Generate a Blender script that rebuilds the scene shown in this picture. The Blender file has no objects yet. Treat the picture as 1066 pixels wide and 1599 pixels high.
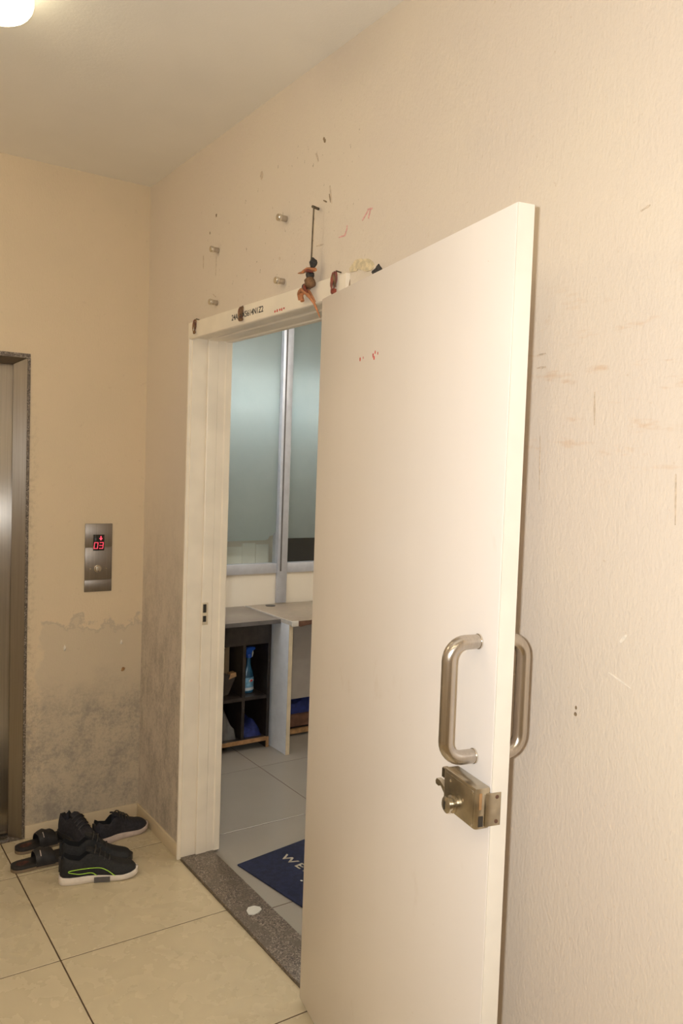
import bpy, bmesh, math, random
from mathutils import Vector, Matrix, Euler
random.seed(7)
SC = bpy.context.scene
COL = SC.collection
PI = math.pi

# ------------------------------------------------------------------ camera
CAM = Vector((-1.2806, -3.4703, 1.60))
YAW, PITCH, ROLL, FPX = 0.592766, -0.054503, 0.034326, 1264.243
cy, sy, cp, sp = math.cos(YAW), math.sin(YAW), math.cos(PITCH), math.sin(PITCH)
fw = Vector((sy*cp, cy*cp, sp)); rt0 = Vector((cy, -sy, 0)); up0 = rt0.cross(fw)
c_, s_ = math.cos(ROLL), math.sin(ROLL)
rt = c_*rt0 + s_*up0; up = -s_*rt0 + c_*up0
cd = bpy.data.cameras.new('camera'); cam = bpy.data.objects.new('camera', cd); COL.objects.link(cam)
m = Matrix((rt, up, -fw)).transposed().to_4x4(); m.translation = CAM; cam.matrix_world = m
cd.sensor_fit = 'HORIZONTAL'; cd.sensor_width = 36.0; cd.lens = FPX/1066*36.0
cd.clip_start = 0.02
SC.camera = cam

# ------------------------------------------------------------------ world, flash, exposure
w = bpy.data.worlds.new('world'); SC.world = w; w.use_nodes = True
w.node_tree.nodes['Background'].inputs[0].default_value = (1, .8, .55, 1)
w.node_tree.nodes['Background'].inputs[1].default_value = 0.02
FLASH_W = 97.0
LAMP_E = 56.0
LAMP_COL = (1.0, .835, .58)
fl = bpy.data.lights.new('camera_flash', 'SPOT'); fl.energy = FLASH_W; fl.color = (.96, .985, 1.0)
fl.shadow_soft_size = 0.018; fl.spot_size = math.radians(150); fl.spot_blend = 0.5
flo = bpy.data.objects.new('camera_flash', fl); COL.objects.link(flo)
flo.location = (-1.352, -3.45, 1.62)
flo.rotation_euler = (fw + 0.10*rt + Vector((0, 0, .10))).to_track_quat('-Z', 'Y').to_euler()
SC.view_settings.view_transform = 'Standard'; SC.view_settings.look = 'None'
SC.view_settings.gamma = 1.0; SC.view_settings.use_curve_mapping = False
SC.view_settings.exposure = 0.0
cyc = SC.cycles; cyc.max_bounces = 7; cyc.diffuse_bounces = 4; cyc.glossy_bounces = 3; cyc.transmission_bounces = 6
cyc.transparent_max_bounces = 8; cyc.caustics_reflective = False; cyc.caustics_refractive = False

# ------------------------------------------------------------------ materials
MATS = {}
class NT:
    def __init__(s, name):
        s.m = bpy.data.materials.new(name); s.m.use_nodes = True; s.t = s.m.node_tree
        s.b = s.t.nodes['Principled BSDF']; s.out = s.t.nodes['Material Output']; MATS[name] = s.m
        s.tc = None
    def n(s, typ, **kw):
        x = s.t.nodes.new(typ)
        for k, v in kw.items(): setattr(x, k, v)
        return x
    def l(s, a, b): s.t.links.new(a, b)
    def co(s):
        if not s.tc: s.tc = s.n('ShaderNodeTexCoord')
        return s.tc.outputs['Object']
    def mapped(s, scale):
        mp = s.n('ShaderNodeMapping'); mp.inputs['Scale'].default_value = scale
        s.l(s.co(), mp.inputs[0]); return mp.outputs[0]
    def noise(s, scale, detail=3, rough=.5, vec=None, dist=0):
        x = s.n('ShaderNodeTexNoise'); x.inputs['Scale'].default_value = scale
        x.inputs['Detail'].default_value = detail; x.inputs['Roughness'].default_value = rough
        x.inputs['Distortion'].default_value = dist
        s.l(vec if vec else s.co(), x.inputs['Vector']); return x.outputs['Fac']
    def math(s, op, a, b=None, clamp=False):
        x = s.n('ShaderNodeMath', operation=op); x.use_clamp = clamp
        for i, v in enumerate((a, b)):
            if v is None: continue
            if isinstance(v, (int, float)): x.inputs[i].default_value = v
            else: s.l(v, x.inputs[i])
        return x.outputs[0]
    def step(s, v, a, b, lo=0, hi=1):
        x = s.n('ShaderNodeMapRange'); x.interpolation_type = 'SMOOTHSTEP'
        for i, q in enumerate((None, a, b, lo, hi)):
            if q is not None: x.inputs[i].default_value = q
        s.l(v, x.inputs[0]); return x.outputs[0]
    def mix(s, f, a, b):
        x = s.n('ShaderNodeMix', data_type='RGBA')
        if isinstance(f, (int, float)): x.inputs[0].default_value = f
        else: s.l(f, x.inputs[0])
        for i, v in ((6, a), (7, b)):
            if isinstance(v, tuple): x.inputs[i].default_value = (*v, 1)
            else: s.l(v, x.inputs[i])
        return x.outputs[2]
    def bump(s, h, strength, dist):
        x = s.n('ShaderNodeBump'); x.inputs['Strength'].default_value = strength
        x.inputs['Distance'].default_value = dist; s.l(h, x.inputs['Height']); s.l(x.outputs[0], s.b.inputs['Normal'])
    def xyz(s):
        x = s.n('ShaderNodeSeparateXYZ'); s.l(s.co(), x.inputs[0]); return x.outputs
    def set(s, col=None, rough=.5, metal=0, spec=None, coat=0):
        if col is not None:
            if isinstance(col, tuple): s.b.inputs['Base Color'].default_value = (*col, 1)
            else: s.l(col, s.b.inputs['Base Color'])
        if isinstance(rough, (int, float)): s.b.inputs['Roughness'].default_value = rough
        else: s.l(rough, s.b.inputs['Roughness'])
        s.b.inputs['Metallic'].default_value = metal
        if spec is not None: s.b.inputs['Specular IOR Level'].default_value = spec
        s.b.inputs['Coat Weight'].default_value = coat
        return s

def plain(name, col, rough=.5, metal=0, var=.12, scale=14, bump=0, spec=None, coat=0):
    t = NT(name)
    f = t.noise(scale, 2, .6)
    c = t.mix(t.step(f, .3, .7), tuple(x*(1-var) for x in col), tuple(min(1, x*(1+var*.6)) for x in col))
    t.set(c, rough, metal, spec, coat)
    if bump: t.bump(t.noise(scale*6, 3), bump, .002)
    return t.m

WALLC = (.695, .60, .50)
def wall_bump(t, k=1.0):
    a = t.noise(170, 2, .6, t.mapped((1, 1, .45)))
    b = t.noise(60, 2, .65, t.mapped((1, 1, .6)))
    h = t.math('ADD', t.math('MULTIPLY', a, .8), t.math('MULTIPLY', b, .9))
    t.bump(h, .34*k, .0040)

def wall_right_mat():
    t = NT('textured_wall_paint'); X = t.xyz(); y, z = X[1], X[2]
    base = t.mix(t.step(t.noise(1.7, 3, .6), .35, .65), WALLC, (.71, .615, .50))
    base = t.mix(t.math('MULTIPLY', t.step(t.noise(60, 2, .7), .66, .78), .35), base, (.55, .40, .26))
    # grime rubbed into the strip between corner and frame
    zone = t.math('MULTIPLY', t.step(y, -.62, -.44), t.math('MULTIPLY', t.step(z, 1.65, .55), t.step(z, -.05, .12)))
    g = t.step(t.math('ADD', t.noise(7, 5, .78, t.mapped((1, 1.5, .8))), t.math('MULTIPLY', t.noise(75, 2, .8), .42)), .56, .92)
    grime = t.math('MULTIPLY', zone, t.math('ADD', t.math('MULTIPLY', g, .62), .20), True)
    base = t.mix(grime, base, (.30, .26, .215))
    # dark specks high above the frame
    zone2 = t.math('MULTIPLY', t.math('MULTIPLY', t.step(y, -1.75, -1.5), t.step(y, -.2, -.9)), t.math('MULTIPLY', t.step(z, 2.1, 2.2), t.step(z, 2.75, 2.5)))
    sp_ = t.math('MULTIPLY', zone2, t.step(t.noise(45, 3, .75, t.mapped((1, 1.4, .7))), .665, .70), True)
    base = t.mix(t.math('MULTIPLY', sp_, .7), base, (.22, .16, .09))
    # faint rusty rub marks along the open stretch
    zone3 = t.math('MULTIPLY', t.step(y, -2.1, -2.35), t.math('MULTIPLY', t.step(z, 1.5, 1.75), t.step(z, 2.05, 1.85)))
    rb = t.math('MULTIPLY', zone3, t.step(t.noise(11, 3, .7, t.mapped((1, .6, 2.6))), .56, .72), True)
    base = t.mix(t.math('MULTIPLY', rb, .45), base, (.60, .36, .19))
    t.set(base, .62, spec=.3); wall_bump(t, 1.0); return t.m

def wall_back_mat():
    t = NT('stained_wall_paint'); X = t.xyz(); x, z = X[0], X[2]
    base = t.mix(t.step(t.noise(2.3, 4, .6), .35, .65), (.66, .54, .375), (.685, .555, .385))
    base = t.mix(t.math('MULTIPLY', t.step(t.noise(26, 5, .75), .60, .72), .30), base, (.45, .34, .22))
    # irregular patch of bare repair plaster
    ed = t.math('MULTIPLY', t.math('SUBTRACT', t.noise(5.5, 5, .6), .5), .42)
    pz = t.step(t.math('ADD', z, ed), .905, .885)
    pxm = t.step(t.math('ADD', x, t.math('MULTIPLY', ed, .5)), -.455, -.435)
    patch = t.math('MULTIPLY', pz, pxm)
    base = t.mix(t.math('MULTIPLY', patch, .45), base, (.50, .43, .33))
    rim = t.math('MULTIPLY', t.math('MULTIPLY', t.step(t.math('ADD', z, ed), .875, .893), pz), pxm)
    base = t.mix(t.math('MULTIPLY', rim, .45), base, (.36, .31, .25))
    g = t.step(t.math('ADD', t.noise(7, 5, .80), t.math('MULTIPLY', t.noise(70, 2, .8), .42)), .58, .90)
    zone = t.math('MULTIPLY', t.step(t.math('ADD', z, t.math('MULTIPLY', ed, .8)), .74, .45), t.step(z, -.02, .10, .55, 1))
    base = t.mix(t.math('MULTIPLY', zone, t.math('ADD', t.math('MULTIPLY', g, .62), .20), True), base, (.27, .24, .205))
    g2 = t.math('MULTIPLY', t.math('MULTIPLY', t.step(x, -.44, -.49), t.step(z, 2.0, 1.5)), t.step(t.noise(40, 5, .75), .45, .65))
    base = t.mix(t.math('MULTIPLY', g2, .5), base, (.38, .29, .19))
    t.set(base, .65, spec=.3); wall_bump(t, .55); return t.m

def plain_wall(name, col):
    t = NT(name); c = t.mix(t.step(t.noise(2, 3), .3, .7), col, tuple(x*.94 for x in col))
    t.set(c, .6, spec=.3); wall_bump(t, .35); return t.m

def tile_mat(name, col, rough, var):
    t = NT(name)
    oi = t.n('ShaderNodeObjectInfo')
    c = t.mix(t.step(t.noise(5, 5, .6), .3, .7), tuple(x*(1-var) for x in col), col)
    c = t.mix(t.math('MULTIPLY', oi.outputs['Random'], .25), c, tuple(x*.90 for x in col))
    c = t.mix(t.math('MULTIPLY', t.step(t.noise(70, 3, .7), .68, .74), .2), c, tuple(x*.5 for x in col))
    r = t.step(t.noise(9, 4, .6), .3, .75, rough, rough+.03)
    t.set(c, r, spec=.4); return t.m

def granite_mat():
    t = NT('speckled_granite')
    v = t.n('ShaderNodeTexVoronoi'); v.inputs['Scale'].default_value = 260; t.l(t.co(), v.inputs['Vector'])
    sepc = t.n('ShaderNodeSeparateColor'); t.l(v.outputs['Color'], sepc.inputs[0])
    c = t.mix(t.step(sepc.outputs[0], .35, .6), (.075, .058, .045), (.19, .15, .115))
    c = t.mix(t.step(sepc.outputs[1], .82, .9), c, (.32, .27, .22))
    c = t.mix(t.step(t.noise(18, 4, .6), .45, .7), c, (.12, .095, .07))
    t.set(c, .38); t.bump(sepc.outputs[0], .05, .0005); return t.m

def brushed(name, col, rough, aniso=.9, axis='Z', streak=None):
    t = NT(name)
    if isinstance(axis, tuple):
        cx = t.n('ShaderNodeCombineXYZ')
        for i in range(3): cx.inputs[i].default_value = axis[i]
        t.l(cx.outputs[0], t.b.inputs['Tangent'])
    else:
        tg = t.n('ShaderNodeTangent'); tg.direction_type = 'RADIAL'; tg.axis = axis
        t.l(tg.outputs[0], t.b.inputs['Tangent'])
    st = t.noise(260, 3, .6, t.mapped(streak or (1, 1, .012)))
    c = t.mix(t.step(st, .3, .7), tuple(x*.86 for x in col), col)
    t.set(c, rough, 1.0); t.b.inputs['Anisotropic'].default_value = aniso
    t.bump(st, .05, .0006)
    return t.m

def emit(name, col, e):
    t = NT(name); t.set((.02, .02, .02), .4)
    t.b.inputs['Emission Color'].default_value = (*col, 1); t.b.inputs['Emission Strength'].default_value = e
    return t.m

def clear_glass():
    t = NT('clear_pane_glass'); t.t.nodes.remove(t.b)
    a = t.n('ShaderNodeBsdfTransparent'); a.inputs[0].default_value = (.92, .94, .93, 1)
    g = t.n('ShaderNodeBsdfGlossy'); g.inputs['Roughness'].default_value = .02
    f = t.n('ShaderNodeLayerWeight'); f.inputs[0].default_value = .5
    fr_ = t.math('ADD', t.math('MULTIPLY', t.math('POWER', f.outputs['Facing'], 5.0), .9), .045)
    mx = t.n('ShaderNodeMixShader'); t.l(fr_, mx.inputs[0]); t.l(a.outputs[0], mx.inputs[1]); t.l(g.outputs[0], mx.inputs[2])
    t.l(mx.outputs[0], t.out.inputs[0]); return t.m

def frost():
    t = NT('frosted_window_film'); t.t.nodes.remove(t.b)
    tr = t.n('ShaderNodeBsdfTranslucent'); df = t.n('ShaderNodeBsdfDiffuse'); gl = t.n('ShaderNodeBsdfGlossy')
    c = t.mix(t.step(t.noise(4, 4, .6), .3, .7), (.74, .83, .84), (.80, .88, .885))
    t.l(c, tr.inputs[0]); df.inputs[0].default_value = (.44, .455, .42, 1)
    gl.inputs['Roughness'].default_value = .40; gl.inputs[0].default_value = (.8, .85, .85, 1)
    m1 = t.n('ShaderNodeMixShader'); m1.inputs[0].default_value = .25
    t.l(tr.outputs[0], m1.inputs[1]); t.l(df.outputs[0], m1.inputs[2])
    f = t.n('ShaderNodeLayerWeight'); f.inputs[0].default_value = .5
    fr_ = t.math('ADD', t.math('MULTIPLY', t.math('POWER', f.outputs['Facing'], 5.0), .9), .03)
    m2 = t.n('ShaderNodeMixShader'); t.l(fr_, m2.inputs[0]); t.l(m1.outputs[0], m2.inputs[1]); t.l(gl.outputs[0], m2.inputs[2])
    t.l(m2.outputs[0], t.out.inputs[0]); return t.m

M_WR = wall_right_mat(); M_WB = wall_back_mat()
M_WP = plain_wall('bounce_corridor_paint', (.80, .73, .62))  # lightened so the unseen corridor walls bounce more light
M_WROOM = plain_wall('cream_room_paint', (.81, .73, .60))
M_CEIL = plain_wall('ceiling_paint', (.89, .84, .75))
M_TILE = tile_mat('beige_floor_tile', (.59, .495, .33), .26, .005)
M_TILE2 = tile_mat('grey_room_tile', (.31, .275, .23), .18, .03)
M_SKIRT = tile_mat('beige_skirting_tile', (.70, .57, .385), .3, .1)
M_GROUT = plain('dark_grout', (.085, .05, .025), .9)
M_GRAN = granite_mat()
M_FRAME = plain('painted_door_frame', (.87, .785, .655), .42, var=.06, scale=6)
def door_mat():
    t = NT('white_door_laminate')
    c = t.mix(t.step(t.noise(3, 4, .6, t.mapped((1, 1, .25))), .3, .7), (.84, .77, .71), (.86, .79, .73))
    c = t.mix(t.math('MULTIPLY', t.step(t.noise(5, 5, .7, t.mapped((1, 1, .5))), .60, .74), .30), c, (.62, .49, .36))
    c = t.mix(t.math('MULTIPLY', t.step(t.noise(60, 3, .6), .72, .76), .35), c, (.50, .36, .24))
    t.set(c, .34, spec=.45); t.bump(t.noise(260, 2, .5, t.mapped((1, 1, .06))), .03, .0004); return t.m
M_DOOR = door_mat()
M_DEDGE = plain('cream_edge_band', (.80, .74, .645), .4, var=.05, scale=8)
M_STEEL = brushed('satin_tube_steel', (.58, .525, .465), .26, .5, 'Z', (1, 1, .05))
M_LIFT = brushed('brushed_lift_steel', (.50, .465, .42), .31, .97, (1, 0, 0))
M_LIFTJ = brushed('brushed_jamb_steel', (.44, .40, .35), .34, .97, (.707, -.707, 0))
M_PLATE = brushed('brushed_panel_steel', (.30, .265, .23), .42, .6, (1, 0, 0))
M_LOCK = plain('nickel_lock_metal', (.52, .47, .38), .27, 1.0, .18, 30)
M_LOCKD = plain('dark_lock_slot', (.03, .025, .02), .5)
M_CHROME = plain('chrome', (.75, .70, .62), .14, 1.0, .1)
M_RED = emit('red_led', (1, .06, .10), 1.9)
M_BLACKG = plain('black_display_glass', (.012, .012, .012), .1)
M_ALU = plain('grey_anodised_aluminium', (.56, .57, .61), .32, .35, .06, 20)
M_GLASS = clear_glass(); M_FROST = frost()
M_WOOD = plain('dark_wood_laminate', (.030, .022, .018), .38, var=.3, scale=20)
M_TOPL = plain('brown_tabletop_laminate', (.20, .165, .135), .30, var=.08, scale=20)
M_TOPR = plain('tan_tabletop_laminate', (.33, .26, .185), .30, var=.08, scale=20)
M_EDGEW = plain('worn_white_edging', (.62, .58, .52), .5)
M_TIM = plain('raw_timber', (.36, .20, .085), .6, var=.3, scale=30)
M_TIMD = plain('reddish_brown_timber', (.13, .06, .035), .6, var=.3, scale=30)
M_WPAN = plain('white_board', (.88, .91, .96), .5, var=.05)
M_MOD = plain('beige_grey_board', (.40, .36, .32), .5, var=.05)
M_WEDGE = plain('cream_board_edge', (.66, .56, .40), .55, var=.1)
M_BLUEC = plain('blue_fabric', (.012, .022, .13), .8, var=.3, scale=40, bump=.3)
M_GREYP = plain('grey_plastic_bag', (.12, .115, .11), .5, var=.3)
M_PAPER = plain('white_paper', (.66, .65, .60), .7, var=.06)
M_SHEET = plain('bright_paper', (.88, .86, .78), .7, var=.03)
M_DARK = plain('near_black', (.02, .022, .028), .35)
M_MAT = plain('navy_mat_pile', (.008, .012, .040), .95, var=.35, scale=60, bump=.6)
M_MATT = plain('pale_mat_lettering', (.40, .35, .27), .9, var=.3, scale=80)
M_INK = plain('black_lettering', (.02, .018, .018), .6)
M_REDI = plain('red_pigment', (.62, .06, .05), .8, var=.3, scale=90)
M_PINK = plain('pink_chalk', (.74, .40, .36), .9, var=.2, scale=90)
M_GREASE = plain('brown_scuff', (.27, .19, .11), .8, var=.3, scale=90)
M_FAINT = plain('faint_scuff', (.60, .485, .365), .8, var=.2, scale=90)
M_WSCUFF = plain('white_scuff', (.80, .72, .61), .8, var=.1, scale=90)
M_YPLAS = plain('yellow_plaster', (.70, .585, .38), .9, var=.2, scale=60, bump=.5)
M_RUST = plain('rusty_wire', (.13, .10, .065), .6, .4, .3, 60)
M_CHO = plain('orange_dried_chilli', (.50, .20, .085), .45, var=.3, scale=60)
M_CHR = plain('dark_red_dried_chilli', (.22, .045, .025), .45, var=.4, scale=60)
M_LEM = plain('dried_brown_lemon', (.19, .10, .045), .7, var=.4, scale=60, bump=.8)
M_COAL = plain('black_charcoal', (.045, .04, .035), .8, var=.5, scale=80, bump=.8)
M_SHB = plain('black_knit', (.010, .010, .011), .75, var=.4, scale=120, bump=.4)
M_SHL = plain('black_shoe_lining', (.006, .006, .007), .9)
M_SHG = plain('charcoal_navy_knit', (.020, .018, .024), .75, var=.4, scale=100, bump=.5)
M_SHP = plain('dark_overlay', (.022, .02, .02), .45, var=.3)
M_SOLW = plain('white_foam_sole', (.78, .70, .62), .6, var=.08, scale=30)
M_SOLP = plain('peach_foam_sole', (.62, .50, .44), .6, var=.12, scale=30)
M_SOLG = plain('grey_rubber', (.11, .10, .095), .6, var=.2)
M_NEON = plain('neon_green_piping', (.42, .72, .06), .5, var=.1)
M_SLIDE = plain('black_slipper_foam', (.016, .013, .012), .6, var=.4, scale=50)
M_SLSOLE = plain('tan_slipper_sole', (.20, .145, .09), .7, var=.2)
M_SLPAT = plain('reddish_insole_print', (.075, .022, .015), .7, var=.5, scale=60)
M_LAMP = emit('fill_lamp_opal', LAMP_COL, LAMP_E)  # emitter of the added corridor fill lamps
M_LAMPD = emit('dim_lit_opal_glass', (1.0, .90, .62), 7.0)
M_LBASE = plain('white_lamp_base', (.6, .52, .36), .5)
M_TUBE = emit('lit_tube', (1.0, .955, .94), 26.0)
M_TUBEC = emit('fill_cool_tube', (.90, .95, 1.0), 130.0)  # emitter of the added fill tube on the doorway wall
M_TUBEW = emit('lit_warm_tube', (1.0, .94, .84), 80.0)
M_BOT = plain('blue_spray_plastic', (.02, .10, .50), .35, var=.1)
M_LIQ = plain('blue_bottle_body', (.03, .12, .22), .15, var=.3)
M_LAB = plain('pale_blue_label', (.20, .42, .60), .4, var=.3, scale=40)
M_LABR = plain('red_label_spot', (.65, .05, .06), .4)
M_LABW = plain('white_label_band', (.75, .78, .80), .4)

# ------------------------------------------------------------------ geometry helpers
def box(bm, x0, x1, y0, y1, z0, z1, bev=0, rot=None):
    g = bmesh.ops.create_cube(bm, size=1.0)
    vs = g['verts']
    for v in vs:
        v.co = Vector((x0+(v.co.x+.5)*(x1-x0), y0+(v.co.y+.5)*(y1-y0), z0+(v.co.z+.5)*(z1-z0)))
    if bev:
        es = list({e for v in vs for e in v.link_edges})
        r = bmesh.ops.bevel(bm, geom=es, offset=bev, segments=2, affect='EDGES', profile=.5)
    return bm
def tube(bm, pts, r, seg=10, cap=True):
    pts = [Vector(p) for p in pts]; n = len(pts)
    rr = r if isinstance(r, (list, tuple)) else [r]*n
    rings = []; prev = None
    for i, p in enumerate(pts):
        t = (pts[min(i+1, n-1)] - pts[max(i-1, 0)]).normalized()
        if prev is None:
            a = Vector((0, 0, 1)) if abs(t.z) < .9 else Vector((1, 0, 0))
            u = t.cross(a).normalized()
        else:
            u = (prev - t*prev.dot(t)).normalized()
        prev = u; v = t.cross(u)
        rings.append([bm.verts.new(p + (u*math.cos(2*PI*k/seg) + v*math.sin(2*PI*k/seg))*rr[i]) for k in range(seg)])
    for a, b in zip(rings, rings[1:]):
        for k in range(seg): bm.faces.new((a[k], a[(k+1) % seg], b[(k+1) % seg], b[k]))
    if cap:
        bm.faces.new(rings[0][::-1]); bm.faces.new(rings[-1])
    return bm
def lathe(bm, prof, seg=24, mat=None):
    rings = []
    M = mat or Matrix.Identity(4)
    for r, z in prof:
        rings.append([bm.verts.new(M @ Vector((max(r, 1e-5)*math.cos(2*PI*k/seg), max(r, 1e-5)*math.sin(2*PI*k/seg), z))) for k in range(seg)])
    for a, b in zip(rings, rings[1:]):
        for k in range(seg): bm.faces.new((a[k], a[(k+1) % seg], b[(k+1) % seg], b[k]))
    bm.faces.new(rings[0][::-1]); bm.faces.new(rings[-1])
    return bm
def prism(bm, outl, f0, f1):
    """outl: 2-D outline; f0/f1 map (a, b) to 3-D for the two end caps"""
    A = [bm.verts.new(f0(*p)) for p in outl]; B = [bm.verts.new(f1(*p)) for p in outl]
    n = len(outl)
    bm.faces.new(A[::-1]); bm.faces.new(B)
    for i in range(n): bm.faces.new((A[i], A[(i+1) % n], B[(i+1) % n], B[i]))
    return bm
def blob(bm, c, r, seed=0, amp=.2, sub=2):
    g = bmesh.ops.create_icosphere(bm, subdivisions=sub, radius=1.0); rnd = random.Random(seed)
    for v in g['verts']:
        k = 1 + amp*(rnd.random()-.5)*2
        v.co = Vector((c[0]+v.co.x*r[0]*k, c[1]+v.co.y*r[1]*k, c[2]+v.co.z*r[2]*k))
    return bm
def mesh(name, bm, mats, smooth=35):
    bmesh.ops.recalc_face_normals(bm, faces=bm.faces)
    me = bpy.data.meshes.new(name); bm.to_mesh(me); bm.free()
    for mm in (mats if isinstance(mats, (list, tuple)) else [mats]): me.materials.append(mm)
    if smooth:
        for p in me.polygons: p.use_smooth = True
        me.set_sharp_from_angle(angle=math.radians(smooth))
    return me
def obj(name, bm, mats, parent=None, loc=None, rot=None, smooth=35, label=None):
    o = bpy.data.objects.new(name, bm if isinstance(bm, bpy.types.Mesh) else mesh(name, bm, mats, smooth))
    COL.objects.link(o); o.parent = parent
    if loc: o.location = loc
    if rot: o.rotation_euler = rot
    if label: o['label'] = label
    return o
def nb(): return bmesh.new()
def tag(o, label, cat, group=None):
    o['label'] = label; o['category'] = cat
    if group: o['group'] = group
    return o
def thing(name, label, cat, loc=(0, 0, 0), rot=(0, 0, 0), group=None):
    o = bpy.data.objects.new(name, None); COL.objects.link(o); o.empty_display_size = .05
    o.location = loc; o.rotation_euler = rot
    return tag(o, label, cat, group)
def struct(o, label=None):
    o['kind'] = 'structure'
    if label: o['label'] = label
    return o
def text_bm(s, size, depth=0.0, spacing=1.0, bold=0.0):
    cu = bpy.data.curves.new('lettering_curve', 'FONT'); cu.body = s; cu.size = size; cu.extrude = depth
    cu.space_character = spacing; cu.offset = bold; cu.resolution_u = 3
    o = bpy.data.objects.new('lettering_curve', cu); COL.objects.link(o)
    dg = bpy.context.evaluated_depsgraph_get(); me = bpy.data.meshes.new_from_object(o.evaluated_get(dg))
    bm = nb(); bm.from_mesh(me); bpy.data.objects.remove(o); bpy.data.curves.remove(cu); bpy.data.meshes.remove(me)
    return bm
def smoothpts(pts, n=6):
    P = [Vector(p) for p in pts]; out = []
    for i in range(len(P)-1):
        a, b, c, d = P[max(i-1, 0)], P[i], P[i+1], P[min(i+2, len(P)-1)]
        for k in range(n):
            t = k/n
            out.append(.5*((2*b)+(c-a)*t+(2*a-5*b+4*c-d)*t*t+(3*b-a-3*c+d)*t**3))
    out.append(P[-1]); return out
def lerp(tab, t):
    for (a, va), (b, vb) in zip(tab, tab[1:]):
        if t <= b:
            k = (t-a)/(b-a) if b > a else 0; return va+(vb-va)*k
    return tab[-1][1]

# ------------------------------------------------------------------ the setting
H = 2.79; T = 0.165
XL, YF = -2.25, -5.2            # corridor's far side wall and the wall behind the camera
XR, YN, YC = 3.1, -3.0, 2.1     # room behind the door
YP = 0.88                       # glazed partition in the room
FY0, FY1, FZ = -.482, -1.572, 2.142   # hole for the door frame

b = nb(); box(b, XL-.2, T, YF-.2, .5, -.12, -.0012)
floor = struct(obj('floor', b, M_GROUT), 'beige tiled corridor floor')
PITCHT = .6105
tm = {}
def tile(parent, x0, x1, y0, y1, mat, key):
    g = .0022
    k = (key, round(x1-x0, 4), round(y1-y0, 4))
    if k not in tm:
        bb = nb(); hx, hy = (x1-x0)/2-g, (y1-y0)/2-g
        box(bb, -hx, hx, -hy, hy, -.008, 0); 
        top = [e for e in bb.edges if all(v.co.z > -.001 for v in e.verts)]
        bmesh.ops.bevel(bb, geom=top, offset=.0012, segments=1, affect='EDGES')
        tm[k] = mesh('tile', bb, mat)
    obj('tile', tm[k], None, parent, ((x0+x1)/2, (y0+y1)/2, 0))
xs = [0.0, -.585, -.585-PITCHT, -.585-2*PITCHT, XL]
ys = [0.0, -.312] + [-.312-PITCHT*k for k in range(1, 8)] + [YF]
for i in range(len(xs)-1):
    for j in range(len(ys)-1): tile(floor, xs[i+1], xs[i], ys[j+1], ys[j], M_TILE, 'hall')
b = nb(); box(b, T, XR+.2, YN-.2, YC+.2, -.12, -.0012); 
floor2 = struct(obj('floor', b, M_GROUT), 'grey tiled floor of the room behind the door')
xs2 = [.135] + [.135+.62*k for k in range(1, 5)] + [XR]
ys2 = [YC] + [y for y in [-.372+.62*k for k in (3, 2, 1, 0, -1, -2, -3, -4)]] + [YN]
for i in range(len(xs2)-1):
    for j in range(len(ys2)-1): tile(floor2, xs2[i], xs2[i+1], ys2[j+1], ys2[j], M_TILE2, 'room')

b = nb(); box(b, XL-.2, XR+.2, YF-.2, YC+.2, H, H+.12); struct(obj('ceiling', b, M_CEIL), 'plain painted ceiling')
# right wall with the doorway
b = nb()
def ring_wall(bm, a0, a1, z0, z1, h0, h1, hz, P, d0, d1):
    """wall panel a0..a1 with a hole h0..h1 from the floor to hz; P(d, a, z)"""
    o = [(a0, z0), (h0, z0), (h0, hz), (h1, hz), (h1, z0), (a1, z0), (a1, z1), (a0, z1)]
    prism(bm, o, lambda a, z: P(d0, a, z), lambda a, z: P(d1, a, z))
ring_wall(b, YF, YC, 0, H, FY1, FY0, FZ, lambda d, a, z: Vector((d, a, z)), 0, T)
wall_r = struct(obj('wall_right', b, M_WR, smooth=0), 'long cream textured wall with the doorway')
# back wall with the lift opening
LX0, LX1, LZ = -1.42, -.492, 2.018
b = nb(); ring_wall(b, XL, 0, 0, H, LX0, LX1, LZ, lambda d, a, z: Vector((a, d, z)), 0, .30)
wall_b = struct(obj('wall_back', b, M_WB, smooth=0), 'stained cream wall beside the lift')
b = nb(); box(b, XL-.15, XL, YF, .3, 0, H); struct(obj('wall_left', b, M_WP))
b = nb(); box(b, XL-.15, T, YF-.15, YF, 0, H); struct(obj('wall_front', b, M_WP))
b = nb(); box(b, XR, XR+.15, YN, YC, 0, H); struct(obj('wall_room_side', b, M_WROOM))
b = nb(); box(b, T, XR+.15, YN-.15, YN, 0, H); struct(obj('wall_room_front', b, M_WROOM))
b = nb(); box(b, T, XR+.15, YC, YC+.15, 0, H); struct(obj('wall_cabin_back', b, M_WROOM))
b = nb(); box(b, T, XR, YP, YP+.07, 0, .937); struct(obj('wall_partition', b, M_WROOM), 'low cream wall under the frosted glazing')

# skirting tiles
def skirt(name, x0, x1, y0, y1, axis):
    e = thing(name, 'beige tile skirting', 'skirting'); del e['category']; struct(e)
    L = (x1-x0) if axis == 0 else (y1-y0); n = max(1, round(L/.61)); s = L/n
    for k in range(n):
        bb = nb(); g = .001
        if axis == 0: box(bb, x0+k*s+g, x0+(k+1)*s-g, y0, y1, 0, .055, .002)
        else: box(bb, x0, x1, y0+k*s+g, y0+(k+1)*s-g, 0, .055, .002)
        obj('skirting_tile', bb, M_SKIRT, e)
    return e
skirt('baseboard_back', -.492, 0, -.010, 0, 0)
skirt('baseboard_right', -.010, 0, -.478, -.011, 1)
skirt('baseboard_right', -.010, 0, YF, FY1-.01, 1)

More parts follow.
